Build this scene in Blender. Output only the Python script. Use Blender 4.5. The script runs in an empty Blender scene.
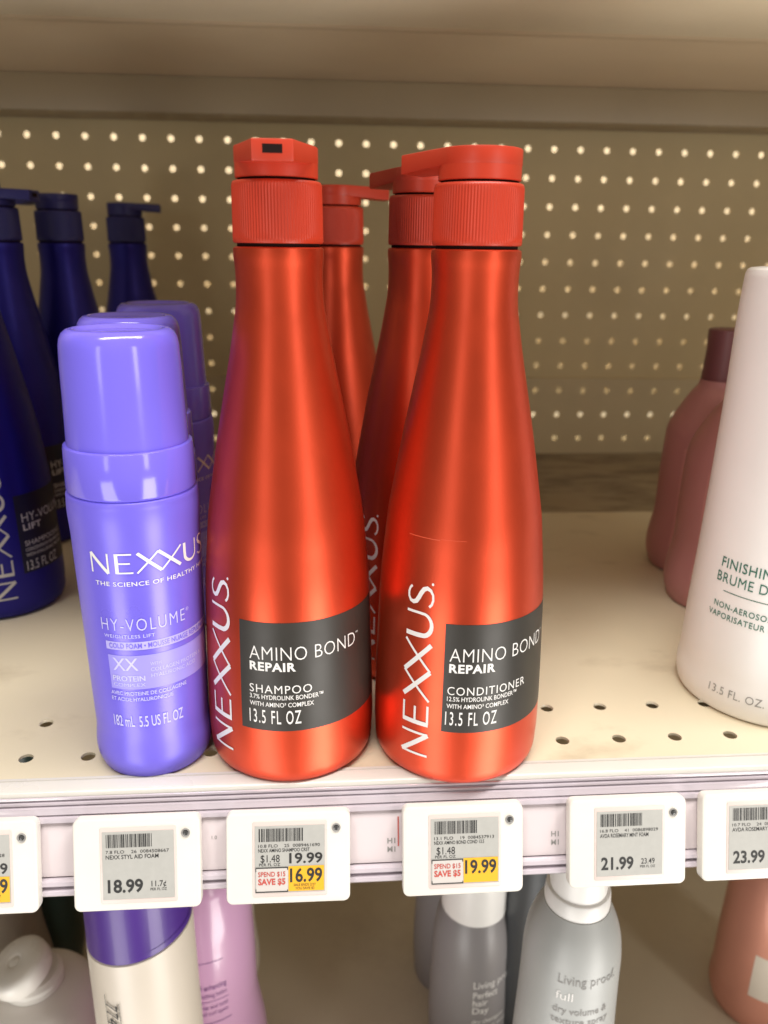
import bpy, bmesh, math, random
from mathutils import Vector, Matrix
from math import sin, cos, pi, radians
random.seed(7)
C = bpy.context.scene.collection
SC = bpy.context.scene

# ------------------------------------------------------------------ camera
F_PX, PITCH, YAW, ROLL = 791.0, .3250, -.0763, .0124
cy, sy, cp, sp, cr, sr = cos(YAW), sin(YAW), cos(PITCH), sin(PITCH), cos(ROLL), sin(ROLL)
fw = Vector((-sy*cp, cy*cp, -sp)); rt = Vector((cy, sy, 0)); up = rt.cross(fw)
r2 = cr*rt + sr*up; u2 = -sr*rt + cr*up
cd = bpy.data.cameras.new('camera'); cam = bpy.data.objects.new('camera', cd); C.objects.link(cam)
M = Matrix((r2, u2, -fw)).transposed().to_4x4(); M.translation = (0, -.2904, .2050)
cam.matrix_world = M
cd.sensor_fit = 'VERTICAL'; cd.sensor_height = 36.0; cd.sensor_width = 27.0
cd.lens = F_PX/1024*36.0; cd.clip_start = .01; cd.clip_end = 50
cd.dof.use_dof = True; cd.dof.focus_distance = .298; cd.dof.aperture_fstop = 11.0
SC.camera = cam

# ------------------------------------------------------------------ light
w = bpy.data.worlds.new('World'); SC.world = w; w.use_nodes = True
bg = w.node_tree.nodes['Background']; bg.inputs[0].default_value = (1.0, .92, .82, 1); bg.inputs[1].default_value = .15

def area(name, loc, target, sx, sy_, power, col=(1, .93, .82)):
    l = bpy.data.lights.new(name, 'AREA'); l.shape = 'RECTANGLE'; l.size = sx; l.size_y = sy_
    l.energy = power; l.color = col
    o = bpy.data.objects.new(name, l); C.objects.link(o); o.location = loc
    d = (Vector(target) - Vector(loc)).normalized()
    o.rotation_euler = d.to_track_quat('-Z', 'Y').to_euler()
    return o
area('aisle_light_left', (-.80, -1.40, .34), (0, 0, .16), .20, .8, 2.2, (1, .95, .87))
area('aisle_light_right', (1.00, -1.25, .34), (.05, 0, .16), .22, .8, 3.9, (1, .94, .85))
area('ceiling_light', (.25, -.50, 2.1), (.05, .0, 0), 2.4, .30, 76, (1, .96, .90))
area('floor_bounce_left', (-.66, -1.0, -.78), (.0, .0, .2), .55, 1.1, 10.5, (1, .97, .93))  # added lamp, stands in for light bounced up from the aisle floor
area('floor_bounce_right', (.86, -.95, -.78), (.10, .05, .22), .6, 1.1, 19, (1, .96, .90))  # right-hand floor bounce, also an added lamp
area('hole_backlight', (.08, .56, .62), (.08, .66, .10), 1.8, .03, 6.6, (1, .92, .78))  # unseen lamp added behind the pegboard to light its holes
area('hole_backlight_low', (.08, .575, -.13), (.08, .64, .02), 1.8, .02, 1.6, (1, .92, .78))  # second unseen lamp, added to brighten the lowest hole rows

vs = SC.view_settings; SC.display_settings.display_device = 'sRGB'
vs.view_transform = 'Standard'; vs.look = 'None'; vs.exposure = 0; vs.gamma = 1; vs.use_curve_mapping = False

# ------------------------------------------------------------------ materials
def mat(name, col, rough=.5, metal=0., spec=.5, var=.06, scale=60., bump=0., bscale=400., coat=0., crough=.08, rvar=.08, trans=0., sheen=0., sss=0.):
    m = bpy.data.materials.new(name); m.use_nodes = True
    nt = m.node_tree; b = nt.nodes['Principled BSDF']
    b.inputs['Metallic'].default_value = metal
    b.inputs['Specular IOR Level'].default_value = spec
    b.inputs['Coat Weight'].default_value = coat
    b.inputs['Coat Roughness'].default_value = crough
    b.inputs['Transmission Weight'].default_value = trans
    if sss:
        b.inputs['Subsurface Weight'].default_value = sss; b.inputs['Subsurface Radius'].default_value = (.004, .004, .004)
        b.inputs['Subsurface Scale'].default_value = .5
    tc = nt.nodes.new('ShaderNodeTexCoord')
    n = nt.nodes.new('ShaderNodeTexNoise'); n.inputs['Scale'].default_value = scale; n.inputs['Detail'].default_value = 5
    nt.links.new(tc.outputs['Object'], n.inputs['Vector'])
    mr = nt.nodes.new('ShaderNodeMapRange'); mr.inputs[1].default_value = .25; mr.inputs[2].default_value = .75
    mr.inputs[3].default_value = 1-var; mr.inputs[4].default_value = 1+var
    nt.links.new(n.outputs[0], mr.inputs[0])
    mx = nt.nodes.new('ShaderNodeVectorMath'); mx.operation = 'SCALE'; mx.inputs[0].default_value = col
    nt.links.new(mr.outputs[0], mx.inputs['Scale']); nt.links.new(mx.outputs[0], b.inputs['Base Color'])
    m2 = nt.nodes.new('ShaderNodeMapRange'); m2.inputs[1].default_value = .25; m2.inputs[2].default_value = .75
    m2.inputs[3].default_value = max(.02, rough-rvar); m2.inputs[4].default_value = rough+rvar
    n2 = nt.nodes.new('ShaderNodeTexNoise'); n2.inputs['Scale'].default_value = scale*.45; n2.inputs['Detail'].default_value = 7
    nt.links.new(tc.outputs['Object'], n2.inputs['Vector'])
    nt.links.new(n2.outputs[0], m2.inputs[0]); nt.links.new(m2.outputs[0], b.inputs['Roughness'])
    if bump:
        n3 = nt.nodes.new('ShaderNodeTexNoise'); n3.inputs['Scale'].default_value = bscale; n3.inputs['Detail'].default_value = 3
        nt.links.new(tc.outputs['Object'], n3.inputs['Vector'])
        bp = nt.nodes.new('ShaderNodeBump'); bp.inputs['Strength'].default_value = bump; bp.inputs['Distance'].default_value = .0005
        nt.links.new(n3.outputs[0], bp.inputs['Height']); nt.links.new(bp.outputs[0], b.inputs['Normal'])
    return m

def dirt_mat(name, col, dirt, rough, scale, thr=.58, stretch=(1, 1, 1), amount=.6):
    """painted sheet metal with irregular grimy patches and faint scuffs"""
    m = mat(name, col, rough, var=.035, scale=14, bump=.12, bscale=900)
    nt = m.node_tree; b = nt.nodes['Principled BSDF']
    src = b.inputs['Base Color'].links[0].from_socket
    tc = nt.nodes.new('ShaderNodeTexCoord'); mp = nt.nodes.new('ShaderNodeMapping'); mp.inputs['Scale'].default_value = stretch
    nt.links.new(tc.outputs['Object'], mp.inputs['Vector'])
    n = nt.nodes.new('ShaderNodeTexNoise'); n.inputs['Scale'].default_value = scale; n.inputs['Detail'].default_value = 8; n.inputs['Roughness'].default_value = .62
    nt.links.new(mp.outputs[0], n.inputs['Vector'])
    r = nt.nodes.new('ShaderNodeMapRange'); r.inputs[1].default_value = thr; r.inputs[2].default_value = thr+.18; r.inputs[3].default_value = 0; r.inputs[4].default_value = amount
    nt.links.new(n.outputs[0], r.inputs[0])
    mx = nt.nodes.new('ShaderNodeMix'); mx.data_type = 'RGBA'
    nt.links.new(r.outputs[0], mx.inputs['Factor']); nt.links.new(src, mx.inputs['A']); mx.inputs['B'].default_value = (*dirt, 1)
    nt.links.new(mx.outputs['Result'], b.inputs['Base Color'])
    return m

MT = dict(
    red_body=mat('red_pearl_lacquer', (.69, .068, .020), .40, .86, .5, .03, 40, .04, 1500, coat=.35, crough=.34),
    red_cap=mat('red_plastic', (.52, .040, .014), .42, 0, .5, .03, 80),
    navy_body=mat('navy_pearl_lacquer', (.016, .012, .23), .38, .5, .5, .03, 40),
    navy_cap=mat('navy_plastic', (.016, .014, .13), .45, 0, .5, .03, 80),
    peri_body=mat('periwinkle_lacquer', (.20, .155, .86), .34, .12, .5, .03, 40),
    peri_cap=mat('periwinkle_gloss_plastic', (.205, .16, .87), .17, 0, .5, .02, 50, coat=.3, rvar=.04),
    label_dark=mat('charcoal_label_print', (.031, .027, .022), .46, .05, .5, .08, 60),
    navy_label=mat('dark_navy_label_print', (.006, .006, .022), .45, 0, .5, .05, 60),
    ink_white=mat('white_ink', (.86, .84, .82), .45, 0, .4, .02),
    ink_grey=mat('pale_grey_ink', (.60, .58, .55), .45, 0, .4, .02),
    ink_lilac=mat('pale_lilac_ink', (.62, .60, .95), .45, 0, .4, .02),
    bar_lilac=mat('lilac_label_band', (.50, .46, .93), .4, 0, .4, .03),
    box_lilac=mat('mid_lilac_label_box', (.36, .32, .92), .4, 0, .4, .03),
    ink_green=mat('green_ink', (.03, .16, .11), .5, 0, .4, .03),
    ink_mid=mat('grey_ink', (.30, .29, .28), .5, 0, .4, .03),
    ink_dark=mat('dark_ink', (.03, .03, .03), .5, 0, .4, .03),
    scuff=mat('pale_scuffed_lacquer', (.76, .11, .045), .4),
    orifice=mat('dark_hole', (.012, .004, .003), .8, 0, .2, .03),
    white_plastic=mat('white_plastic', (.90, .885, .86), .38, 0, .5, .02, 40),
    mauve_label=mat('pale_mauve_label', (.55, .26, .25), .45),
    mauve=mat('mauve_satin', (.47, .215, .215), .42, .05, .5, .04, 40),
    mauve_cap=mat('dark_mauve_plastic', (.17, .062, .068), .4, 0, .5, .04, 60),
    deck=dirt_mat('cream_painted_steel', (.70, .62, .455), (.36, .28, .18), .42, 24, .57, (.55, 1, 1), .5),
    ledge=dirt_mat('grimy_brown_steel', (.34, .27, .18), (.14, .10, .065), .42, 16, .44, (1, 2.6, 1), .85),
    board=dirt_mat('brown_painted_pegboard', (.54, .43, .235), (.42, .33, .18), .5, 5, .55, (1, 1, 1), .4),
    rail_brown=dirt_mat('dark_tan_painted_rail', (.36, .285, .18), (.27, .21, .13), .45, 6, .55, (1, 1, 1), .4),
    strip=dirt_mat('tan_painted_strip', (.52, .42, .25), (.38, .30, .18), .45, 8, .55, (1, 1, 1), .4),
    upper=dirt_mat('tan_painted_shelf', (.72, .57, .39), (.55, .43, .29), .4, 5, .55, (1, 1, 1), .35),
    upper_lip=dirt_mat('cream_painted_brace', (.86, .74, .54), (.60, .48, .32), .4, 5, .58, (1, 1, 1), .3),
    lower=dirt_mat('lower_cream_steel', (.82, .73, .57), (.42, .33, .22), .42, 7, .58, (1, 1, 1), .4),  # even cream with dirt patches, paler than the middle deck
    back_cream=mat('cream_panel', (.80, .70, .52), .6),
    row_bright=mat('bright_row_tone', (.90, .86, .76), .6),  # strip tones: how bright each hole row looks is put into the colour
    row_dim=mat('dim_row_tone', (.62, .53, .38), .6),
    row_dark=mat('dark_row_tone', (.50, .42, .28), .6),
    rail=mat('pinkish_white_rail_plastic', (.68, .60, .62), .22, 0, .5, .03, 20, coat=.4),
    rail_lip=mat('white_rail_lip', (.66, .63, .58), .30, 0, .5, .04, 25, coat=.2),
    rail_clear=mat('grey_lilac_clear_edge', (.58, .52, .57), .12, 0, .6, .06, 30, coat=.8),
    tag_case=mat('white_tag_plastic', (.78, .75, .69), .42, 0, .5, .02, 90),
    tag_frame=mat('pinkish_tag_window', (.70, .60, .56), .3, 0, .5, .02),
    tag_screen=mat('grey_paper_screen', (.45, .445, .42), .5, 0, .3, .04, 300),
    yellow=mat('yellow_screen_ink', (.86, .45, .03), .5, 0, .3, .03),
    screen_white=mat('pale_screen_ink', (.62, .58, .55), .5, 0, .3, .03),
    screen_red=mat('red_screen_ink', (.55, .09, .07), .5, 0, .3, .03),
    chrome=mat('tag_sensor_lens', (.06, .06, .06), .12, .0, .5, .03),
    grey_bottle=mat('warm_grey_can', (.28, .265, .27), .42, .0, .5, .03, 30),
    pale_bottle=mat('pale_silver_can', (.47, .48, .47), .42, .0, .5, .03, 30),
    dark_bottle=mat('charcoal_can', (.055, .06, .065), .4, .1, .5, .03, 30),
    purple=mat('deep_purple_gloss', (.075, .020, .27), .38, 0, .5, .05, 20, coat=.15),
    ivory=mat('ivory_plastic', (.78, .70, .60), .36, 0, .5, .02, 30),
    lilac=mat('pink_lilac_gloss', (.68, .39, .62), .24, 0, .5, .03, 30, coat=.4),
    lilac_ink=mat('violet_ink', (.20, .07, .25), .5),
    milk=mat('milky_plastic', (.84, .80, .76), .34, 0, .5, .03, 40),
    milk_cap=mat('milky_cap_plastic', (.88, .85, .80), .30, 0, .5, .02, 40),
    beige=mat('beige_grey_plastic', (.34, .29, .23), .45),
    green=mat('dark_green_plastic', (.018, .04, .03), .35),
    salmon=mat('salmon_satin', (.74, .33, .24), .33, .2, .5, .04, 30),
    hole=mat('dark_gap', (.05, .04, .03), .8),
)

# ------------------------------------------------------------------ helpers
def setp(o, label=None, cat=None, group=None, kind=None):
    if label: o['label'] = label
    if cat: o['category'] = cat
    if group: o['group'] = group
    if kind: o['kind'] = kind
    return o

def empty(name, loc, label, cat, group=None, rz=0.):
    o = bpy.data.objects.new(name, None); C.objects.link(o); o.location = loc; o.rotation_euler = (0, 0, rz)
    o.empty_display_size = .01
    return setp(o, label, cat, group)

def link(name, verts, faces, m, parent=None, smooth=True, ang=32, bevel=0., bseg=2):
    me = bpy.data.meshes.new(name); me.from_pydata([tuple(v) for v in verts], [], faces); me.validate()
    bm = bmesh.new(); bm.from_mesh(me)
    if bevel:
        bmesh.ops.remove_doubles(bm, verts=bm.verts, dist=1e-7)
        bmesh.ops.recalc_face_normals(bm, faces=bm.faces)
        es = [e for e in bm.edges if len(e.link_faces) == 2 and e.calc_face_angle(0) > radians(30)]
        bmesh.ops.bevel(bm, geom=es, offset=bevel, segments=bseg, profile=.5, affect='EDGES', clamp_overlap=True)
    bm.to_mesh(me); bm.free()
    me.materials.append(MT[m] if isinstance(m, str) else m)
    if smooth:
        for p in me.polygons: p.use_smooth = True
        me.set_sharp_from_angle(angle=radians(ang))
    o = bpy.data.objects.new(name, me); C.objects.link(o)
    if parent: o.parent = parent
    return o

class MB:
    def __init__(s): s.v = []; s.f = []
    def add(s, v, f):
        n = len(s.v); s.v += [tuple(p) for p in v]; s.f += [tuple(i+n for i in q) for q in f]; return s
    def box(s, x0, x1, y0, y1, z0, z1):
        v = [(x, y, z) for z in (z0, z1) for y in (y0, y1) for x in (x0, x1)]
        return s.add(v, [(0, 2, 3, 1), (4, 5, 7, 6), (0, 1, 5, 4), (2, 6, 7, 3), (0, 4, 6, 2), (1, 3, 7, 5)])
    def quad(s, x0, x1, y0, y1, z):
        return s.add([(x0, y0, z), (x1, y0, z), (x1, y1, z), (x0, y1, z)], [(0, 1, 2, 3)])
    def link(s, name, m, parent=None, **k): return link(name, s.v, s.f, m, parent, **k)

def spline(keys, step=.0015):
    """smooth (z, r) profile through keys (monotone in z)"""
    out = []
    K = keys
    for i in range(len(K)-1):
        p0 = K[max(i-1, 0)]; p1 = K[i]; p2 = K[i+1]; p3 = K[min(i+2, len(K)-1)]
        def tan(a, b, c):
            d1 = (b[1]-a[1])/max(b[0]-a[0], 1e-9) if b[0] != a[0] else None
            d2 = (c[1]-b[1])/max(c[0]-b[0], 1e-9) if c[0] != b[0] else None
            if d1 is None: return d2
            if d2 is None: return d1
            h1, h2 = b[0]-a[0], c[0]-b[0]
            return (d1*h2+d2*h1)/(h1+h2)
        m1 = tan(p0, p1, p2); m2 = tan(p1, p2, p3); h = p2[0]-p1[0]
        n = max(1, int(math.ceil(h/step)))
        for k in range(n):
            t = k/n; h00 = 2*t**3-3*t*t+1; h10 = t**3-2*t*t+t; h01 = -2*t**3+3*t*t; h11 = t**3-t*t
            out.append((p1[0]+t*h, h00*p1[1]+h10*h*m1+h01*p2[1]+h11*h*m2))
    out.append(K[-1]); return out

def lathe(prof, n=96, cap0=True, cap1=True, rib=None, sx=1., syy=1., top=None):
    """revolve (z, r); rib=(count, depth, zlo, zhi) makes fine vertical ridges; top(x, y, z) may move points"""
    v = []; f = []
    if rib: n = rib[0]*6
    for z, r in prof:
        for i in range(n):
            a = 2*pi*i/n; q = r
            if rib and rib[2] <= z <= rib[3]: q = r - rib[1]*(.5-.5*cos(2*pi*i/6))
            v.append((q*sin(a)*sx, -q*cos(a)*syy, z))
    for k in range(len(prof)-1):
        for i in range(n):
            j = (i+1) % n
            f.append((k*n+i, k*n+j, (k+1)*n+j, (k+1)*n+i))
    if cap0: f.append(tuple(reversed(range(n))))
    if cap1: f.append(tuple(range((len(prof)-1)*n, len(prof)*n)))
    if top: v = [top(*p) for p in v]
    return v, f

# ---- lettering: outlines of the built-in font, filled flat
_cache = {}
def text2d(body, h, width=None, bold=0., space=1.):
    key = (body, bold, space)
    if key not in _cache:
        def raw(t):
            cu = bpy.data.curves.new('lettering', 'FONT'); cu.body = t; cu.size = 1; cu.offset = bold; cu.resolution_u = 3
            cu.space_character = space; cu.fill_mode = 'BOTH'
            o = bpy.data.objects.new('lettering', cu); C.objects.link(o)
            me = bpy.data.meshes.new_from_object(o.evaluated_get(bpy.context.evaluated_depsgraph_get()))
            vs_ = [tuple(v.co[:2]) for v in me.vertices]; fs_ = [tuple(p.vertices) for p in me.polygons]
            bpy.data.objects.remove(o); bpy.data.curves.remove(cu); bpy.data.meshes.remove(me)
            return vs_, fs_
        hv, _ = raw('H'); H = max(p[1] for p in hv)-min(p[1] for p in hv)
        b0 = min(p[1] for p in hv)
        v, f = raw(body)
        _cache[key] = (v, f, H, b0)
    v, f, H, b0 = _cache[key]
    x0 = min(p[0] for p in v); x1 = max(p[0] for p in v)
    sy_ = h/H; sx = (width/(x1-x0)) if width else sy_
    return [((p[0]-x0)*sx, (p[1]-b0)*sy_) for p in v], f

def stroke(pts, ws):
    """ribbon of varying width along a polyline"""
    n = len(pts); L = []; R = []
    for i in range(n):
        a = Vector(pts[max(i-1, 0)]); b = Vector(pts[min(i+1, n-1)]); d = (b-a).normalized()
        nn = Vector((-d.y, d.x)); wd = ws[i] if not isinstance(ws, (int, float)) else ws
        L.append(Vector(pts[i])+nn*wd/2); R.append(Vector(pts[i])-nn*wd/2)
    v = [tuple(p) for p in L+R]; f = [(i, n+i, n+i+1, i+1) for i in range(n-1)]
    return v, f

def line(a, b, wd, n=9): 
    return stroke([(a[0]+(b[0]-a[0])*t/(n-1), a[1]+(b[1]-a[1])*t/(n-1)) for t in range(n)], wd)

def logo2d(h, length):
    """the wordmark N E X X U S: wide capitals, thick and thin strokes, the two Xs interlaced"""
    T, t = .150, .082
    S = []
    S += [line((.06, 0), (.06, 1), t), line((.06, 1), (.82, 0), T), line((.82, 0), (.82, 1), t)]
    S += [line((1.19, 0), (1.19, 1), T), line((1.19, .965), (1.82, .965), t), line((1.19, .51), (1.74, .51), t), line((1.19, .035), (1.84, .035), t)]
    S += [line((2.05, 1), (3.0, 0), T), line((2.0, 0), (2.9, 1), t)]
    S += [line((2.9, 1), (3.9, 0), T), line((3.0, 0), (3.95, 1), t)]
    up_ = [(4.15, 1), (4.15, .8), (4.15, .55)] + [(4.15+.36-.36*cos(a), .38-.36*sin(a)) for a in [pi*k/12 for k in range(1, 12)]] + [(4.87, .55), (4.87, .8), (4.87, 1)]
    wsu = [T]*6 + [T-(T-t)*k/8 for k in range(9)] + [t]*2
    S.append(stroke(up_, wsu[:len(up_)]+[t]*(len(up_)-len(wsu))))
    sp_ = [(5.66, .86), (5.58, .94), (5.45, .985), (5.31, .97), (5.20, .89), (5.17, .77), (5.22, .65), (5.35, .56), (5.5, .48), (5.63, .38), (5.68, .25), (5.63, .12), (5.50, .03), (5.34, .015), (5.2, .06), (5.11, .15)]
    wss = [t, t, t, t, t+.02, T-.02, T, T, T, T, T-.02, t+.02, t, t, t, t]
    S.append(stroke(sp_, wss))
    S.append(([(5.83+.045*cos(a), .06+.045*sin(a)) for a in [2*pi*k/10 for k in range(10)]], [tuple(range(10))]))
    v = []; f = []
    for a, b in S:
        n = len(v); v += [(p[0]*length/5.88, p[1]*h) for p in a]; f += [tuple(i+n for i in q) for q in b]
    return v, f

def wrap(v2, rf, th0, R, z0, off, rot=False):
    """(u, v) in metres on the developed surface -> 3D; rot turns the text to read upwards"""
    out = []
    for i, (u, vv) in enumerate(v2):
        if rot: u, vv = (vv, -u) if rot == 'down' else (-vv, u)
        th = th0+u/R; z = z0+vv; r = rf(z)+off
        out.append((r*sin(th), -r*cos(th), z))
    return out

class Print:
    """collects lettering wrapped on one turned surface into one mesh"""
    def __init__(s, rf, R): s.rf, s.R, s.mb, s.k = rf, R, MB(), 0
    def text(s, body, u, z, h, width=None, bold=0., th=0., space=1., off=.00022, rot=False):
        v, f = text2d(body, h, width, bold, space); s.mb.add(wrap([(p[0]+(0 if rot else u), p[1]) for p in v], s.rf, th+(u/s.R if rot else 0), s.R, z, off, rot), f); return s
    def logo(s, u, z, h, length, th=0., rot=False, off=.00022):
        v, f = logo2d(h, length)
        s.mb.add(wrap(v if rot else [(p[0]+u, p[1]) for p in v], s.rf, th+(u/s.R if rot else 0), s.R, z, off, rot), f); return s
    def patch(s, u0, u1, z0, z1, th=0., off=.0001, nu=40, nz=14):
        v = [(u0+(u1-u0)*i/nu, (z1-z0)*j/nz) for j in range(nz+1) for i in range(nu+1)]
        f = [(j*(nu+1)+i, j*(nu+1)+i+1, (j+1)*(nu+1)+i+1, (j+1)*(nu+1)+i) for j in range(nz) for i in range(nu)]
        s.mb.add(wrap(v, s.rf, th, s.R, z0, off), f); return s
    def put(s, name, m, parent): return s.mb.link(name, m, parent, ang=60)

def interp(prof):
    zs = [p[0] for p in prof]; rs = [p[1] for p in prof]
    def g(z):
        if z <= zs[0]: return rs[0]
        for i in range(len(zs)-1):
            if z <= zs[i+1]:
                return rs[i]+(rs[i+1]-rs[i])*(z-zs[i])/max(zs[i+1]-zs[i], 1e-9)
        return rs[-1]
    return g

def kids(o): return [c for c in bpy.data.objects if c.parent == o]
def copy_tree(o, parent=None):
    c = o.copy(); C.objects.link(c); c.parent = parent
    for ch in kids(o): copy_tree(ch, c)
    return c

# ------------------------------------------------------------------ the setting: pegboard, shelves, price rail
PITCHX = .0254
def hole_cells(cells, size, rad, n=14, depth=.002):
    """sheet of square cells, each with a round through hole; cells = [(cx, cy, w0, w1, h0, h1)] extents"""
    mb = MB()
    for cx, cy_, x0, x1, y0, y1 in cells:
        ring = [(cx+rad*cos(2*pi*k/n+pi/4), cy_+rad*sin(2*pi*k/n+pi/4)) for k in range(n)]
        out = []
        for k in range(n):
            a = 2*pi*k/n+pi/4; dx, dy = cos(a), sin(a)
            sx = ((x1-cx)/dx if dx > 1e-6 else (x0-cx)/dx if dx < -1e-6 else 1e9)
            sy2 = ((y1-cy_)/dy if dy > 1e-6 else (y0-cy_)/dy if dy < -1e-6 else 1e9)
            t = min(sx, sy2); out.append((cx+dx*t, cy_+dy*t))
        v = [(p[0], p[1], 0) for p in out]+[(p[0], p[1], 0) for p in ring]+[(p[0], p[1], -depth) for p in ring]
        f = []
        for k in range(n):
            j = (k+1) % n
            f.append((k, j, n+j, n+k)); f.append((n+k, n+j, 2*n+j, 2*n+k))
        cor = [(x1, y1), (x0, y1), (x0, y0), (x1, y0)]
        angs = [(math.atan2(c[1]-cy_, c[0]-cx)-pi/4) % (2*pi) for c in cor]
        for c, a in zip(cor, angs):
            k = int(a/(2*pi/n)+1e-6) % n; j = (k+1) % n
            if (Vector(out[k])-Vector(c)).length < 1e-6 or (Vector(out[j])-Vector(c)).length < 1e-6: continue
            m0 = len(v); v.append((c[0], c[1], 0)); f.append((k, m0, j))
        mb.add(v, f)
    return mb

def weld(o):
    bm = bmesh.new(); bm.from_mesh(o.data); bmesh.ops.remove_doubles(bm, verts=bm.verts, dist=1e-6)
    bmesh.ops.recalc_face_normals(bm, faces=bm.faces); bm.to_mesh(o.data); bm.free(); return o

PB_O = Vector((-.2642, .5104, .2956))
lean, twist, rl = .0219, .0028, .0058
Rb = Matrix.Rotation(twist, 4, 'Z') @ Matrix.Rotation(rl, 4, 'Y') @ Matrix.Rotation(lean, 4, 'X')
# local sheet coordinates (x, y) -> board: x along the shelf, y up, front towards the viewer
stand = Matrix(((1, 0, 0, 0), (0, 0, -1, 0), (0, 1, 0, 0), (0, 0, 0, 1)))
MW = Matrix.Translation(PB_O) @ Rb @ stand
cols = range(-24, 44); half = PITCHX/2
cells = [(c*PITCHX, -r*PITCHX, c*PITCHX-half, c*PITCHX+half, -r*PITCHX-half, -r*PITCHX+half) for r in range(0, 9) for c in cols]
pbm = hole_cells(cells, PITCHX, .0030)
pbm.add([(cols[0]*PITCHX-half, half, 0), (cols[-1]*PITCHX+half, half, 0), (cols[-1]*PITCHX+half, .06, 0), (cols[0]*PITCHX-half, .06, 0)], [(0, 1, 2, 3)])
pb = weld(pbm.link('back_wall', 'board', smooth=False)); pb.matrix_world = MW
setp(pb, kind='structure', label='brown pegboard back wall with rows of small round holes')
cells = [(c*PITCHX, -r*PITCHX, c*PITCHX-half, c*PITCHX+half, (-r*PITCHX-half if r < 11 else -.300), -r*PITCHX+half) for r in (9, 10, 11) for c in cols]
ls = hole_cells(cells, PITCHX, .0030)
x0, x1 = cols[0]*PITCHX-half, cols[-1]*PITCHX+half
ls.add([(x0, -8.5*PITCHX, 0), (x1, -8.5*PITCHX, 0), (x1, -8.5*PITCHX+.001, -.003), (x0, -8.5*PITCHX+.001, -.003)], [(0, 1, 2, 3)])
st = weld(ls.link('lower_strip', 'strip', pb, smooth=False)); st.matrix_parent_inverse = Matrix(); st.location = (0, 0, .0025)
# what shows through the holes: a backing board; strip colours paint in each row's brightness
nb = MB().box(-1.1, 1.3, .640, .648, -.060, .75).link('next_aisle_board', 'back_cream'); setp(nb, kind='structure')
for nm, m, za, zb in (('row_brightness_strip', 'row_bright', .121, .147), ('row_brightness_strip', 'row_dim', .0605, .1195), ('row_brightness_strip', 'row_dark', .0325, .059),
                      ('row_brightness_strip', 'row_bright', .0025, .031), ('row_brightness_strip', 'row_dark', -.035, .001)):
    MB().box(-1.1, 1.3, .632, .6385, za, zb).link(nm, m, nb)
MB().box(-1.1, 1.3, .530, .660, .75, .76).link('top_closure', 'board', nb)  # unseen lid, added to keep the cavity light from leaking out

# middle shelf
sh = empty('store_shelf', (0, 0, 0), 'cream steel shelf carrying the red, periwinkle and white bottles', 'shelf')
HX = -.1266; HY0, HY1 = 0., .0257
cells = []
for n in range(-26, 42):
    cx = HX+n*PITCHX
    cells.append((cx, HY0, cx-half, cx+half, -.0148, .0128)); cells.append((cx, HY1, cx-half, cx+half, .0128, .0390))
dk = hole_cells(cells, PITCHX, .0030, 16, .0012)
xa, xb = HX-26.5*PITCHX, HX+41.5*PITCHX
dk.add([(xa, .0390, 0), (xb, .0390, 0), (xb, .3095, 0), (xa, .3095, 0)], [(0, 1, 2, 3)])
dk.add([(xa, .3095, 0), (xb, .3095, 0), (xb, .3095, -.004), (xa, .3095, -.004)], [(0, 1, 2, 3)])
weld(dk.link('deck', 'deck', sh, smooth=False))
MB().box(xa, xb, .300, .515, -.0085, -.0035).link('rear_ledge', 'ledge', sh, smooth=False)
MB().box(xa, xb, .05, .30, -.03, -.0285).add([], []).link('under_pan', 'ledge', sh, smooth=False)
MB().box(xa, xb, -.0146, -.0130, -.032, -.0012).link('front_return', 'ledge', sh, smooth=False)

def extrude_x(prof, xa, xb, closed=False):
    n = len(prof); v = [(xa, p[0], p[1]) for p in prof]+[(xb, p[0], p[1]) for p in prof]
    f = [(i, i+1, n+i+1, n+i) for i in range(n-1)]
    if closed: f.append((n-1, 0, n, 2*n-1))
    return v, f
TL = radians(16); dn = (-sin(TL), -cos(TL)); out = (-cos(TL), sin(TL))
def fp(v, o=0.): return (-.0275+dn[0]*v+out[0]*o, -.0085+dn[1]*v+out[1]*o)
lipp = [(-.0144, -.0045), (-.0144, .0004), (-.0147, .0009), (-.0155, .0010), (-.0160, .0010), (-.0163, .0003), (-.0168, .0003), (-.0171, .0012), (-.0225, .0012), (-.0238, .0008), (-.0244, -.0001), (-.0245, -.0012)]
lip = link('rail_lip', *extrude_x(lipp, xa, xb), 'rail_lip', sh, ang=50)
rail = link('price_rail', *extrude_x([(-.0240, -.0010), (-.0240, -.0085), fp(0, -.002), fp(0.002, 0), fp(.0232, 0), fp(.0235, -.0012), fp(.0310, -.0012), fp(.0312, -.004), (-.0210, -.0300), (-.0147, -.0300)], xa, xb), 'rail', sh, ang=50)
cl = MB()
cl.add(*extrude_x([(-.0246, -.0008), (-.0251, -.0010), (-.0252, -.0018), (-.0242, -.0021), (-.0242, -.0027), (-.0256, -.0029), (-.0258, -.0037), (-.0249, -.0040), (-.0249, -.0045), (-.0263, -.0048),
                  (-.0272, -.0066), (-.0275, -.0069), (-.0268, -.0073), (-.0270, -.0078), (-.0284, -.0079), fp(.0005, .0012), fp(.0014, .0012), fp(.0018, .0002), (-.0262, -.0095)], xa, xb))
cl.link('clear_cover_edge', 'rail_clear', rail, ang=35)
link('rail_bead', *extrude_x([fp(.0238, -.001), fp(.0241, .0006), fp(.0248, .0018), fp(.0262, .0020), fp(.0269, .0012), fp(.0271, -.0006), fp(.0279, -.0006), fp(.0281, .0006), fp(.0286, .0015), fp(.0300, .0016), fp(.0308, .0008), fp(.0312, -.0008)], xa, xb), 'rail_clear', rail, ang=35)
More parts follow.
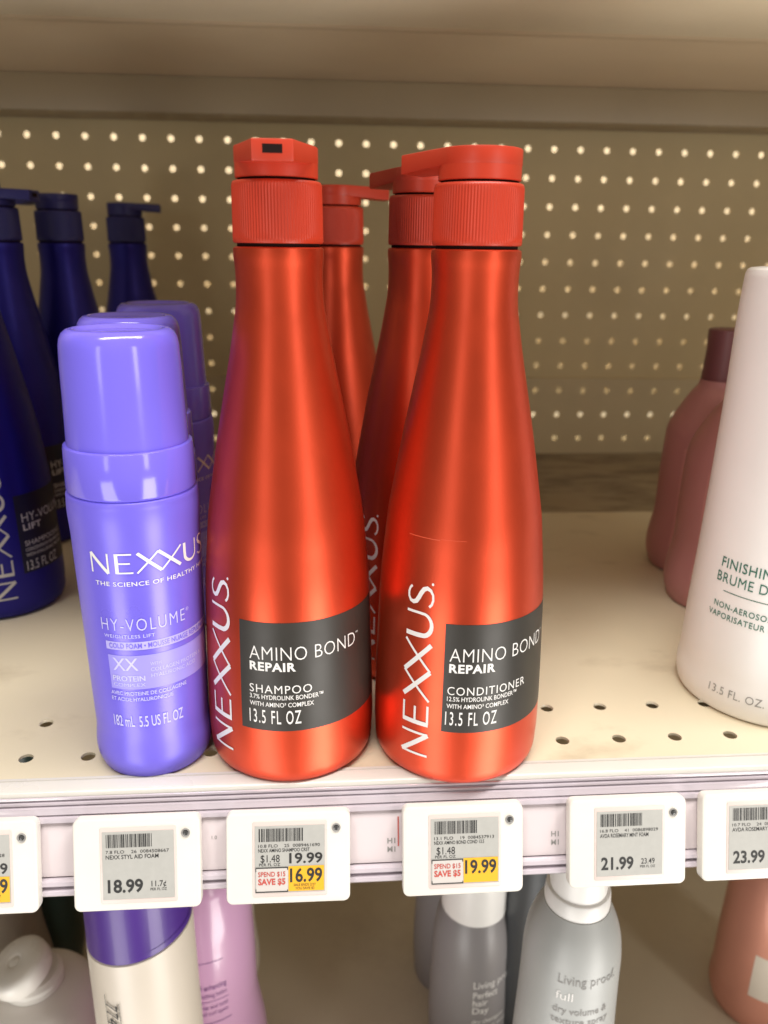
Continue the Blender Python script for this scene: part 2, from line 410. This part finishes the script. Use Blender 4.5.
def flat_text(mb, body, u, v, h, width=None, bold=0., z=0., space=1.):
    t, f = text2d(body, h, width, bold, space); mb.add([(p[0]+u, p[1]+v, z) for p in t], f)
RAILROT = (pi/2-TL, 0, 0)
mk = MB()
for xx, yy, a, hh, ww in ((.0228, -.0155, 'H1', .0022, .0032), (.0228, -.0190, 'M1', .0022, .0032), (.0900, -.0155, 'H1', .0022, .0032), (.0900, -.0190, 'M1', .0022, .0032), (-.0470, -.0108, '1.0', .0014, None)):
    mk = MB(); flat_text(mk, a, xx, yy, hh, ww, .02 if ww else 0.)
    rm = mk.link('rail_print', 'ink_mid', rail, smooth=False); rm.location = (0, *fp(0, .00015)); rm.rotation_euler = RAILROT
MB().box(.0270, .0274, -.0165, -.0045, 0, .0004).link('divider_tick', 'screen_red', rail, smooth=False)
tk = bpy.data.objects['divider_tick']; tk.location = (0, *fp(0, .00015)); tk.rotation_euler = RAILROT

# upper shelf
us = empty('upper_shelf', (0, .25, .344), 'tan painted shelf overhead, seen from below above the pegboard', 'shelf')
def upart(name, mb, m, **k):
    o = mb.link(name, m, us, **k); o.matrix_parent_inverse = Matrix.Translation((0, -.25, -.344)); return o
upart('underside', MB().box(xa, xb, .012, .560, .3372, .3402), 'upper', smooth=False)
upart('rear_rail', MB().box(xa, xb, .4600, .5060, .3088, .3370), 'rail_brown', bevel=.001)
upart('stiffener', MB().box(xa, xb, .262, .284, .3337, .3370), 'upper', bevel=.0012)
upart('stiffener', MB().box(xa, xb, .120, .258, .3307, .3370), 'upper_lip', bevel=.0015)
upart('front_fascia', MB().box(xa, xb, .008, .0118, .3090, .3480), 'rail_lip', smooth=False)

# lower shelf
lo = empty('lower_shelf', (0, .2, -.33), 'shaded cream shelf below the price rail with cans and bottles on it', 'shelf')
def lpart(name, mb, m):
    o = mb.link(name, m, lo, smooth=False); o.matrix_parent_inverse = Matrix.Translation((0, -.2, .33)); return o
lpart('deck', MB().box(xa, xb, -.02, .512, -.334, -.330), 'lower')
lpart('back_panel', MB().box(xa, xb, .512, .518, -.60, -.009), 'board')

# ------------------------------------------------------------------ tall spouted bottles (red and navy)
BODY = [(.0000, .0300), (.0008, .0318), (.0022, .0332), (.0045, .0341), (.0100, .0346), (.0300, .0346), (.0540, .0339), (.0825, .0326), (.0940, .0315), (.1050, .0304), (.1185, .0282),
        (.1350, .0253), (.1510, .0222), (.1690, .0186), (.1770, .0172), (.1830, .0162), (.1900, .0157), (.1970, .01575), (.2025, .0161), (.2036, .0160), (.2041, .0152)]
bprof = spline(BODY); brf = interp(bprof); BR = .0346

def lid_mesh():
    """flip lid: low drum with a wedge shaped spout running out to a blunt rectangular end (towards -Y)"""
    mb = MB()
    v, f = lathe([(.0000, .0141), (.0003, .0144), (.0052, .0144), (.0056, .0140)], 64); mb.add(v, f)
    r = .0145; hw = .0066; L = .0300
    a0 = math.asin(min(1, hw*1.55/r))
    # outline of the upper half: round at the rear, straight flanks converging on the spout end
    pts = [(hw, -L)]
    ta = math.acos(r/ math.hypot(hw, L)) if False else radians(62)
    n = 40
    for k in range(n+1):
        a = ta+(2*pi-2*ta)*k/n; pts.append((r*sin(a), -r*cos(a)))
    pts.append((-hw, -L))
    m = len(pts)
    # drum top is level; the spout falls slightly towards its blunt end
    lowv = [(p[0], p[1], .0046) for p in pts]; topv = [(p[0], p[1], .0103) for p in pts]
    lowv[0] = (hw, -L, .0030); lowv[-1] = (-hw, -L, .0030); topv[0] = (hw, -L, .0096); topv[-1] = (-hw, -L, .0096)
    v = lowv+topv
    f = [tuple(reversed(range(1, m-1))), (0, m-1, m-2, 1), tuple(range(m+1, 2*m-1)), (m, m+1, 2*m-2, 2*m-1)]
    for i in range(m):
        j = (i+1) % m; f.append((i, j, m+j, m+i))
    return mb, v, f

def make_tall_bottle(name, label, cat, group, m_body, m_cap, m_label, ink, writer):
    t = empty(name, (0, 0, 0), label, cat, group)
    link('body', *lathe(bprof, 128), m_body, t)
    col = [(.2052, .0150), (.2054, .0158), (.2062, .0160)] + [(.2072+.0021*k, .0160-.00003*k) for k in range(9)] + [(.2246, .01565), (.2254, .0153), (.2256, .0148)]
    link('collar', *lathe(col, rib=(92, .00030, .2070, .2242)), m_cap, t, ang=60)
    link('neck', *lathe([(.2035, .0146), (.2060, .0146)], 48), 'orifice', t)
    link('lid_seam', *lathe([(.2250, .0134), (.2270, .0134)], 48), 'orifice', t)
    mb, v, f = lid_mesh()
    lid = empty('lid', (0, 0, 0), None, None); lid.parent = t; lid.location = (0, 0, .2264)
    link('drum', mb.v, mb.f, m_cap, lid)
    so = link('spout', v, f, m_cap, lid, bevel=.0006)
    MB().box(-.0031, .0031, -.03008, -.0294, .0054, .0080).link('orifice', 'orifice', lid)
    lab = Print(brf, BR).patch(0, .066, .0262, .0718).put('label', m_label, t)
    p = Print(brf, BR); writer(p)
    p.put('lettering', ink, lab)
    lg = Print(brf, BR).logo(-.0053, .0125, .0114, .0745, rot=True).put('wordmark', ink, t)
    return t

def w_common(p, kind, wkind, pct, d=0.):
    p.text('AMINO BOND', .0043+d, .0566, .0054, .0452, -.012, space=1.05)
    p.text('™', .0500+d, .0602, .0012, .0016)
    p.text('REPAIR', .0043+d, .0519, .0037, .0182, .035, space=1.12)
    p.text(kind, .0040+d, .0426, .0034, wkind, .0, space=1.15)
    p.text(pct+' HYDROLINK BONDER™', .0040+d, .0399, .0019, .0290, .010)
    p.text('WITH AMINO³ COMPLEX', .0039+d, .0368, .0019, .0252, .010)
    p.text('13.5 FL OZ', .0036+d, .0294, .0058, .0204, .006, space=1.2)
spot = {}
shamp = make_tall_bottle('shampoo_bottle', 'front red shampoo bottle, spout facing forward, beside the periwinkle foam bottle', 'bottle', 'red spouted bottles',
                         'red_body', 'red_cap', 'label_dark', 'ink_white', lambda p: w_common(p, 'SHAMPOO', .0245, '3.7%'))
cond = make_tall_bottle('conditioner_bottle', 'front red conditioner bottle, spout turned left, nearest the empty shelf space', 'bottle', 'red spouted bottles',
                        'red_body', 'red_cap', 'label_dark', 'ink_white', lambda p: w_common(p, 'CONDITIONER', .0335, '12.5%', -.0022))
def w_navy(p):
    p.text('HY-VOLUME', .0030, .0560, .0050, .0380, .0, space=1.05)
    p.text('LIFT', .0031, .0510, .0037, .0120, .03, space=1.1)
    p.text('SHAMPOOING', .0028, .0420, .0030, .0300, .0)
    p.text('CONCENTRATE FOR FINE HAIR', .0027, .0388, .0019, .0300, .01)
    p.text('WITH HYALURONIC PROTEIN', .0026, .0356, .0019, .0300, .01)
    p.text('13.5 FL OZ', .0022, .0275, .0056, .0222, .0)
navy = make_tall_bottle('shampoo_bottle', 'nearest navy blue bottle with dark label, cut by the left edge', 'bottle', 'navy spouted bottles',
                        'navy_body', 'navy_cap', 'navy_label', 'ink_grey', w_navy)
LAB0 = radians(-31)
def place(o, x, y, lab_deg, spout_deg, z=0.):
    """lab_deg: bearing of the label's left edge, spout_deg: bearing of the spout (0 = towards the viewer, + = to the right)"""
    o.location = (x, y, z); o.rotation_euler = (0, 0, radians(lab_deg))
    lid = [c for c in kids(o) if c.name.startswith('lid') and not c.name.startswith('lid_seam')][0]
    lid.rotation_euler = (0, 0, radians(spout_deg-lab_deg))
place(shamp, -.0160, .0095, -31, 1)
place(cond, .0545, .0045, -18.8, -134)
Print(brf, BR).patch(0, .0150, .1033, .1036, th=radians(-32), nz=1).patch(.0152, .026, .1038, .10395, th=radians(-32), nz=1).put('scuff', 'scuff', cond)  # pale strips paint in the reflection along a crease in the body
c2 = copy_tree(cond)
for ch in kids(c2):
    if ch.name.startswith('scuff'): bpy.data.objects.remove(ch)
c2['label'] = 'second red conditioner bottle, directly behind the front conditioner, spout turned left'
place(c2, .0447, .0793, -31, -142)
s2 = copy_tree(shamp); s2['label'] = 'rear red shampoo bottle seen between the two front red bottles, farthest back'
place(s2, .0073, .1967, 60, 96)
place(navy, -.1945, .1627, 42, 70)
n2 = copy_tree(navy); n2['label'] = 'second navy bottle, just behind the nearest one, spout pointing right'
place(n2, -.2143, .2760, 42, 80)
n3 = copy_tree(navy); n3['label'] = 'navy bottle third in line, its neck rising just left of the foam bottle caps'
place(n3, -.1884, .3264, 30, -110)
n4 = copy_tree(navy); n4['label'] = 'rearmost navy bottle against the pegboard, small spout pointing right'
place(n4, -.1700, .450, 20, 96)

# ------------------------------------------------------------------ periwinkle foam bottles
fb = spline([(0, .0205), (.0006, .0214), (.0022, .0222), (.02, .0228), (.05, .0233), (.10, .0241), (.1150, .02425), (.1168, .0240), (.1174, .0232)])
frf = interp(fb)
foam = empty('foam_bottle', (0, 0, 0), 'front periwinkle foam bottle with domed cap and white lettering', 'bottle', 'periwinkle foam bottles')
link('body', *lathe(fb, 112), 'peri_body', foam)
link('collar', *lathe([(.1168, .0225), (.1178, .0236), (.1186, .0240), (.1270, .0237), (.1335, .0235), (.1345, .0232), (.1349, .0224)], 112), 'peri_cap', foam)
link('cap', *lathe(spline([(.1340, .0221), (.1500, .0216), (.1650, .0212), (.1705, .0209)], .003) + [(.1728, .0204), (.1746, .0194), (.1757, .0180), (.1761, .0164), (.1757, .0150), (.1748, .0138), (.1745, .010), (.1745, .0002)], 112), 'peri_cap', foam, ang=50)
P = Print(frf, .0232)
P.logo(-.0125, .0905, .0078, .0500)
P.text('THE SCIENCE OF HEALTHY HAIR', -.0113, .0855, .0017, .0480, .01, space=1.1)
P.put('wordmark', 'ink_white', foam)
P = Print(frf, .0232)
P.text('HY-VOLUME', -.0111, .0672, .0049, .0320, -.008, space=1.2)
P.text('®', .0215, .0706, .0014, .0015)
P.text('WEIGHTLESS LIFT', -.0104, .0641, .0014, .0190, .01, space=1.15)
P.text('XX', -.0082, .0502, .0054, .0098, .008)
P.text('PROTEIN', -.0088, .0456, .0023, .0125, .02)
P.text('COMPLEX', -.0088, .0432, .0015, .0125, .0)
P.text('WITH', .0060, .0520, .0014, .0040)
P.text('COLLAGEN PROTEIN &', .0060, .0494, .0016, .0225)
P.text('HYALURONIC ACID', .0060, .0468, .0016, .0190)
P.text('AVEC PROTEINE DE COLLAGENE', -.0104, .0394, .0016, .0300, .01)
P.text('ET ACIDE HYALURONIQUE', -.0104, .0368, .0016, .0240, .01)
P.text('182 mL  5.5 US FL OZ', -.0108, .0252, .0048, .0280, .012)
lt = P.put('lettering', 'ink_lilac', foam)
P = Print(frf, .0232).patch(-.0102, .0360, .0590, .0624); bar = P.put('label_band', 'bar_lilac', foam)
Print(frf, .0232).text('COLD FOAM • MOUSSE NUAGE REPULPANTE', -.0088, .0597, .0021, .0440, .01).put('band_lettering', 'peri_body', bar)
Print(frf, .0232).patch(-.0100, .0345, .0420, .0566).put('label_box', 'box_lilac', foam)
foam.location = (-.0738, .0055, 0)
f2 = copy_tree(foam); f2.location = (-.0828, .0590, 0); f2.rotation_euler = (0, 0, radians(12)); f2['label'] = 'middle periwinkle foam bottle, half hidden behind the front one'
f3 = copy_tree(foam); f3.location = (-.0849, .1342, 0); f3.rotation_euler = (0, 0, radians(35)); f3['label'] = 'rearmost periwinkle foam bottle, its cap highest and shaded'

# ------------------------------------------------------------------ white spray bottle on the right
wp = spline([(0, .0375), (.0012, .0392), (.004, .0402), (.02, .0402), (.04, .0396), (.08, .0381), (.14, .0367), (.19, .0360), (.1955, .0357)]) + [(.1972, .0350), (.1980, .0338), (.1984, .030), (.1984, .0002)]
wrf = interp(wp)
white = empty('spray_bottle', (.2141, .0394, 0), 'tall white spray bottle with green lettering at the right edge', 'bottle')
link('body', *lathe(wp, 128), 'white_plastic', white)
wt = radians(-69)
P = Print(wrf, .0395)
P.text('FINISHING SPRAY', -.0024, .0702, .0046, .0480, .006, th=wt, space=1.08)
P.text('BRUME DE FINITION', -.0036, .0632, .0046, .0545, .0, th=wt, space=1.08)
P.text('NON-AEROSOL HAIRSPRAY', -.0026, .0512, .0028, .0480, .008, th=wt, space=1.12)
P.text('VAPORISATEUR NON AEROSOL', -.0048, .0464, .0028, .0550, .008, th=wt, space=1.12)
P.put('lettering', 'ink_green', white)
P = Print(wrf, .0395).patch(.0010, .060, .0592, .0596, th=wt, nz=1); P.put('rule_line', 'ink_green', white)
P = Print(wrf, .0395).text('13.5 FL. OZ. 400 mL', .0030, .0106, .0038, .0410, -.004, th=wt, space=1.05); P.put('volume_lettering', 'ink_mid', white)

# mauve bottles behind it
mauve = empty('mauve_bottle', (.2425, .1420, 0), 'mauve bottle with sloped shoulders, nearer the white spray bottle', 'bottle', 'mauve bottles')
mp_ = spline([(0, .0290), (.001, .0308), (.004, .0322), (.04, .0314), (.086, .0304), (.094, .0298), (.100, .0278), (.110, .0226), (.1185, .0176), (.1225, .0146), (.1265, .0136)])
link('body', *lathe(mp_, 96), 'mauve', mauve)
link('cap', *lathe([(.1262, .0125), (.1264, .0131), (.1275, .0133), (.1340, .0129), (.1450, .0123), (.1565, .0127), (.1578, .0124), (.1582, .0116), (.1582, .0002)], 80), 'mauve_cap', mauve)
Print(interp(mp_), .03).patch(-.004, .03, .02, .085, th=radians(-52)).put('label', 'mauve_label', mauve)
m2 = copy_tree(mauve); m2.location = (.2530, .1975, 0); m2['label'] = 'mauve bottle with dark cap, farther back beside the empty shelf space'

# ------------------------------------------------------------------ electronic price tags on the rail
def barcode(mb, x0, x1, y0, y1, z, seed):
    x = x0; rnd = random.Random(seed)
    while x < x1-.0003:
        wd = rnd.choice((.00022, .00022, .00035, .0005)); wd = min(wd, x1-x); mb.quad(x, x+wd, y0, y1, z); x += wd+rnd.choice((.0002, .0002, .0003, .00045))
def rrect(w_, h_, r, n=5):
    pts = []
    for cx, cy_, a0 in ((w_/2-r, h_/2-r, 0), (-w_/2+r, h_/2-r, pi/2), (-w_/2+r, -h_/2+r, pi), (w_/2-r, -h_/2+r, 1.5*pi)):
        for k in range(n+1):
            a = a0+pi/2*k/n; pts.append((cx+r*cos(a), cy_+r*sin(a)))
    return pts
def prism(pts, z0, z1):
    n = len(pts); v = [(p[0], p[1], z0) for p in pts]+[(p[0], p[1], z1) for p in pts]
    f = [tuple(reversed(range(n))), tuple(range(n, 2*n))]+[(i, (i+1) % n, n+(i+1) % n, n+i) for i in range(n)]
    return v, f
TW, TH, TD = .0484, .0362, .0051
case_me = frame_me = None
def price_tag(xc, vc, label, big, name_line, unit=None, sale=None, small=None, rot=0., code=None):
    global case_me, frame_me
    t = empty('price_tag', (xc, *fp(vc, 0.0008)), label, 'price tag', 'electronic price tags along the shelf rail')
    t.rotation_euler = (pi/2-TL, rot, 0)
    if case_me is None:
        o = link('case', *prism(rrect(TW, TH, .0026), 0, TD), 'tag_case', t, bevel=.0007, bseg=3); case_me = o.data
        fr = link('window', *prism(rrect(.0292, .0302, .0008), TD-.001, TD+.0002), 'tag_frame', t, bevel=.0002); frame_me = fr.data
    else:
        o = bpy.data.objects.new('case', case_me); C.objects.link(o); o.parent = t
        fr = bpy.data.objects.new('window', frame_me); C.objects.link(fr); fr.parent = t
    SX0, SX1, SY0, SY1 = -.0130, .0142, -.0134, .0132     # the lit-up paper area
    fr.location = (.0006, -.0001, 0)
    z = TD+.00035
    rc = random.Random(label+'code'); code = code or '%d.%d FLO    %d  008%07d' % (rc.randint(5, 16), rc.randint(1, 9), rc.randint(12, 48), rc.randint(1000000, 9999999))
    s_ = MB().box(SX0, SX1, SY0, SY1, TD, z).link('screen', 'tag_screen', t, smooth=False)
    b = MB(); barcode(b, SX0+.0015, SX0+.0190, SY1-.0062, SY1-.0010, z+.00008, label); b.link('barcode', 'ink_dark', s_, smooth=False)
    p = MB()
    flat_text(p, code, SX0+.0013, SY1-.0085, .0012, .0240, 0, z+.00008)
    flat_text(p, name_line, SX0+.0013, SY1-(.0107 if sale is None else .0104), .0016 if sale is None else .0014, .0200 if len(name_line) > 14 else None, .008, z+.00008)
    if sale is None:
        flat_text(p, big, SX0+.0018, SY0+.0026, .0052, .0134, .028, z+.00008)
        if small:
            flat_text(p, small, SX0+.0184, SY0+.0046, .0022, .0056, .005, z+.00008); flat_text(p, 'PER FL OZ', SX0+.0180, SY0+.0030, .0010, .0062, 0, z+.00008)
    else:
        flat_text(p, unit, SX0+.0022, SY0+.0122, .0029, .0074, .0, z+.00008); flat_text(p, 'PER FL OZ', SX0+.0016, SY0+.0107, .0011, .0082, 0, z+.00008)
        if big: flat_text(p, big, SX0+.0133, SY0+.0115, .0041, .0130, .022, z+.00008)
        q = MB(); q.quad(SX0+.0004, SX0+.0128, SY0+.0004, SY0+.0100, z+.0001); bx = q.link('offer_box', 'screen_white', s_, smooth=False)
        e = MB()
        for (a, b_, c, d) in ((.0004, .0128, .0098, .0102), (.0004, .0128, .0002, .0006), (.0002, .0005, .0002, .0016), (.0002, .0005, .0086, .0102), (.0125, .0128, .0002, .0012), (.0125, .0128, .0090, .0102)):
            e.quad(SX0+a, SX0+b_, SY0+c, SY0+d, z+.00018)
        e.link('offer_border', 'ink_dark', s_, smooth=False)
        r = MB(); flat_text(r, 'SPEND $15', SX0+.0012, SY0+.0065, .0019, .0106, .012, z+.0002); flat_text(r, 'SAVE $5', SX0+.0012, SY0+.0032, .0025, .0106, .03, z+.0002)
        r.link('offer_lettering', 'screen_red', s_, smooth=False)
        y = MB(); y.quad(SX0+.0130, SX1-.0003, SY0+.0004, SY0+.0104, z+.0001); yb = y.link('sale_box', 'yellow', s_, smooth=False)
        flat_text(p, sale, SX0+.0136, SY0+.0040, .0055, .0126, .022, z+.0002)
        if big: flat_text(p, 'SALE ENDS 2/27', SX0+.0150, SY0+.0024, .0010, .0086, 0, z+.0002); flat_text(p, 'YOU SAVE $3', SX0+.0156, SY0+.0010, .0010, .0075, 0, z+.0002)
    p.link('price_lettering', 'ink_dark', s_, smooth=False)
    k = link('sensor_ring', *lathe([(TD-.0005, .0017), (TD+.0004, .0017), (TD+.0005, .0014), (TD+.0001, .0010)], 24), 'ink_mid', t); k.location = (.0187, .0118, 0)
    k2 = link('sensor', *lathe([(TD, .0010), (TD+.0004, .0009), (TD+.0006, .0005)], 20), 'chrome', t); k2.location = (.0187, .0118, 0)
    return t
price_tag(-.1365, .0162, 'white price tag cut by the left edge with a yellow price corner', '21.99', 'NEXX HYVOL SHAMP', '$1.48', '16.99', None, 0)
price_tag(-.0748, .0168, 'white price tag reading 18.99 under the periwinkle foam bottle', '18.99', 'NEXX STYL AID FOAM', None, None, '11.7¢', 0)
price_tag(-.0166, .0170, 'white price tag with yellow 16.99 under the red shampoo', '19.99', 'NEXX AMINO SHAMPOO CRST', '$1.48', '16.99', None, radians(.6))
price_tag(.0527, .0168, 'white price tag with yellow 19.99 under the red conditioner', '', 'NEXX AMINO BOND COND 13.5', '$1.48', '19.99', None, 0)
price_tag(.1200, .0166, 'white price tag reading 21.99, left of the white spray bottle', '21.99', 'AVDA ROSEMARY MINT FOAM', None, None, '23.49', 0)
price_tag(.1752, .0163, 'white price tag reading 23.99, cut by the right edge', '23.99', 'AVDA ROSEMARY MINT', None, None, '25.49', 0)

# ------------------------------------------------------------------ stock on the lower shelf
ZL = -.330
def turned(name, loc, label, cat, parts, group=None):
    t = empty(name, loc, label, cat, group)
    for nm, prof, m, kw in parts: link(nm, *lathe(prof, 96, **kw), m, t)
    return t
pc_body = spline([(0, .0245), (.002, .0262), (.006, .0266), (.183, .0266), (.198, .0262), (.208, .0248), (.217, .0220), (.2240, .0186), (.2255, .0178)])
pale = turned('hairspray_can', (.1215, .0160, ZL), 'pale silver dry volume can with white spray cap on lower shelf', 'can', [
    ('body', pc_body, 'pale_bottle', {}),
    ('cap_ring', [(.2240, .0162), (.2245, .0171), (.2270, .0174), (.2330, .0171), (.2342, .0165), (.2345, .0155)], 'white_plastic', {}),
    ('cap', [(.2340, .0142), (.2344, .0149), (.2365, .0152), (.2480, .0149), (.2630, .0148), (.2660, .0140), (.2670, .011), (.2670, .0002)], 'white_plastic', {})], 'round spray cans on the lower shelf')
rfp = interp(pc_body)
pale.scale = (.93, .93, 1); pale.rotation_euler = (0, 0, radians(-14)); pale.location.x = .1230
P = Print(rfp, .0266); P.text('Living proof.', -.0085, .1955, .0052, .0330, 0, th=0); P.text('dry volume &', -.0098, .1770, .0042, .0300, .008); P.text('texture spray', -.0104, .1705, .0042, .0320, .008)
P.put('lettering', 'ink_mid', pale)
P = Print(rfp, .0266).text('full', -.0090, .1855, .0050, .0090, .0); P.put('pale_lettering', 'ink_white', pale)
gc_body = spline([(0, .0245), (.002, .0262), (.006, .0266), (.082, .0266), (.096, .0262), (.107, .0250), (.116, .0232), (.121, .0217)])
grey = turned('hairspray_can', (.0950, .121, ZL), 'warm grey can with broad white cap below the 19.99 tag', 'can', [
    ('body', gc_body, 'grey_bottle', {}),
    ('cap', [(.1205, .0205), (.121, .0216), (.1240, .0218), (.147, .0214), (.162, .0210), (.168, .0200), (.171, .018), (.171, .0002)], 'white_plastic', {})], 'round spray cans on the lower shelf')
rfg = interp(gc_body)
P = Print(rfg, .0266); P.text('Living proof.', -.0030, .0750, .0056, .0330, .005); P.text('Perfect', -.0030, .0670, .0052, .0170, .012); P.text('hair', -.0030, .0605, .0052, .0100, .012); P.text('Day', -.0030, .0540, .0052, .0110, .012)
P.text('dry shampoo', -.0030, .0455, .0036, .0230, .005); P.text('absorbs oil, sweat', -.0030, .0395, .0030, .0260, .005)
P.put('lettering', 'ink_white', grey)
g2 = copy_tree(grey); g2.location = (.0905, .176, ZL); g2['label'] = 'second grey can peeping out left behind the white-capped grey can'
for ch in kids(g2):
    if ch.name.startswith('lettering'): bpy.data.objects.remove(ch)
dark = turned('dark_can', (.139, .115, ZL), 'charcoal can standing in the gap between the grey and silver cans', 'can', [
    ('body', spline([(0, .0205), (.002, .022), (.006, .0224), (.185, .0224), (.197, .0215), (.207, .0185), (.210, .0165)]), 'dark_bottle', {}),
    ('cap', [(.2095, .0150), (.2105, .0160), (.232, .0156), (.236, .0145), (.2365, .0002)], 'dark_bottle', {})])

# ivory bottle with slanted purple cap

iv = empty('ivory_bottle', (-.0965, .0300, ZL), 'ivory bottle with slanted deep purple cap under the 18.99 tag', 'bottle')
SL = .17; UPZ = .016
def cut_top(x, y, z): return (x, y, z+(SL*(x*.95)+UPZ if z > .1850 else 0))
def cut_bot(x, y, z): return (x, y, z+(SL*(x*.95)+UPZ if z < .2160 else 0))
link('body', *lathe([(0, .0245), (.002, .0262), (.006, .0268), (.090, .0268), (.150, .0266), (.188, .0262), (.1935, .0261), (.1940, .0255)], 96, top=cut_top), 'ivory', iv)
link('cap', *lathe([(.1944, .0250), (.1947, .0259), (.1980, .0258), (.2160, .0256), (.2500, .0252), (.2560, .0246), (.2590, .022), (.2600, .0002)], 96, top=cut_bot), 'purple', iv)
ir = lambda z: .0270
P = Print(ir, .0267).text('774', -.0076, .1850, .0066, None, 0, th=radians(-14), rot='down'); P.put('lettering', 'ink_dark', iv)
P = Print(ir, .0267).patch(-.0086, -.0083, .140, .1900, th=radians(-12), nu=1).patch(-.0010, -.0007, .140, .1865, th=radians(-12), nu=1); P.put('rule_lines', 'ink_dark', iv)

# pink lilac bottle behind it, oval with soft shoulders
lb = spline([(0, .026), (.002, .030), (.006, .032), (.080, .0322), (.130, .0315), (.152, .0300), (.164, .0272), (.173, .0232), (.179, .0170), (.181, .0125)])
li = empty('lotion_bottle', (-.0815, .1080, ZL), 'glossy pink lilac bottle with rounded shoulders behind the ivory bottle', 'bottle')
link('body', *lathe(lb, 96), 'lilac', li)
link('cap', *lathe([(.1805, .0120), (.181, .0130), (.202, .0128), (.205, .0120), (.205, .0002)], 64), 'lilac', li)
lr = interp(lb); P = Print(lr, .0305)
P.patch(-.004, .016, .1275, .1281, nz=1); P.text('curl enhancing', -.002, .107, .0042, .0190, .01).text('smoothing lotion', -.002, .101, .0034, .0190, .0)
P.patch(-.004, .018, .0975, .0980, nz=1); P.text('defrizz and hold', -.002, .092, .003, .019).text('for all curl types', -.002, .087, .003, .019).patch(-.002, .019, .0800, .0808, nz=1)
P.put('lettering', 'lilac_ink', li)
wl_ = turned('lotion_bottle', (-.0880, .176, ZL), 'white edged bottle just visible behind the pink lilac bottle', 'bottle', [
    ('body', spline([(0, .026), (.002, .029), (.006, .0305), (.060, .0308), (.100, .0300), (.118, .0275), (.128, .022), (.133, .013)]), 'ivory', {}),
    ('cap', [(.1328, .0115), (.1335, .0125), (.155, .0122), (.157, .0115), (.157, .0002)], 'white_plastic', {})])

# milky bottle with tilted flip cap at the left corner
fc = empty('flip_cap_bottle', (-.1855, .0980, ZL), 'milky bottle with round white flip cap in the lower left corner', 'bottle')
link('body', *lathe(spline([(0, .034), (.002, .0365), (.006, .038), (.056, .0388), (.072, .0382), (.082, .0360), (.090, .0316), (.095, .0255), (.0975, .0190)]), 96), 'milk', fc)
link('neck', *lathe([(.0972, .0168), (.0980, .0176), (.0995, .0178), (.1010, .0170), (.1022, .0176), (.1045, .0178), (.1055, .0168), (.1070, .0155)], 72), 'milk_cap', fc)
cap = link('flip_cap', *lathe([(0, .0150), (.0008, .0172), (.0030, .0180), (.0080, .0180), (.0105, .0176), (.0122, .0163), (.0132, .0140), (.0136, .0050), (.0133, .0042), (.0128, .0034), (.0132, .0026), (.0134, .0002)], 80), 'milk_cap', fc, ang=45)
cap.scale = (1.02, 1.02, 1.02); cap.location = (-.0030, -.002, .1070); cap.rotation_euler = (radians(10), radians(-20), 0)
turned('rounded_bottle', (-.2530, .1760, ZL), 'beige rounded bottle cut by the left edge, behind the flip cap', 'bottle', [
    ('body', spline([(0, .036), (.002, .039), (.006, .041), (.070, .0415), (.092, .040), (.106, .036), (.116, .029), (.122, .020), (.124, .014)]), 'beige', {}),
    ('cap', [(.1238, .0130), (.1245, .0138), (.148, .0135), (.150, .0125), (.150, .0002)], 'beige', {})])
turned('green_bottle', (-.2135, .2050, ZL), 'dark green bottle in shadow behind the flip cap bottle', 'bottle', [
    ('body', spline([(0, .015), (.002, .017), (.006, .018), (.120, .018), (.160, .0175), (.172, .0165), (.178, .0135)]), 'green', {}),
    ('cap', [(.1778, .0120), (.1785, .0128), (.202, .0125), (.204, .0115), (.204, .0002)], 'green', {})])

# salmon bottle at lower right
sp_body = spline([(0, .0285), (.002, .032), (.006, .034), (.030, .0348), (.070, .0343), (.100, .0330), (.118, .0305), (.130, .0262), (.137, .0205), (.140, .0150)])
sa = turned('salmon_bottle', (.3195, .1362, ZL), 'satin salmon bottle with white label at the lower right edge', 'bottle', [
    ('body', sp_body, 'salmon', {}),
    ('cap', [(.1396, .0135), (.1402, .0145), (.165, .0142), (.168, .0130), (.168, .0002)], 'mauve_cap', {})])
Print(interp(sp_body), .0345).patch(0, .045, .034, .070, th=radians(-47)).put('label', 'ivory', sa)
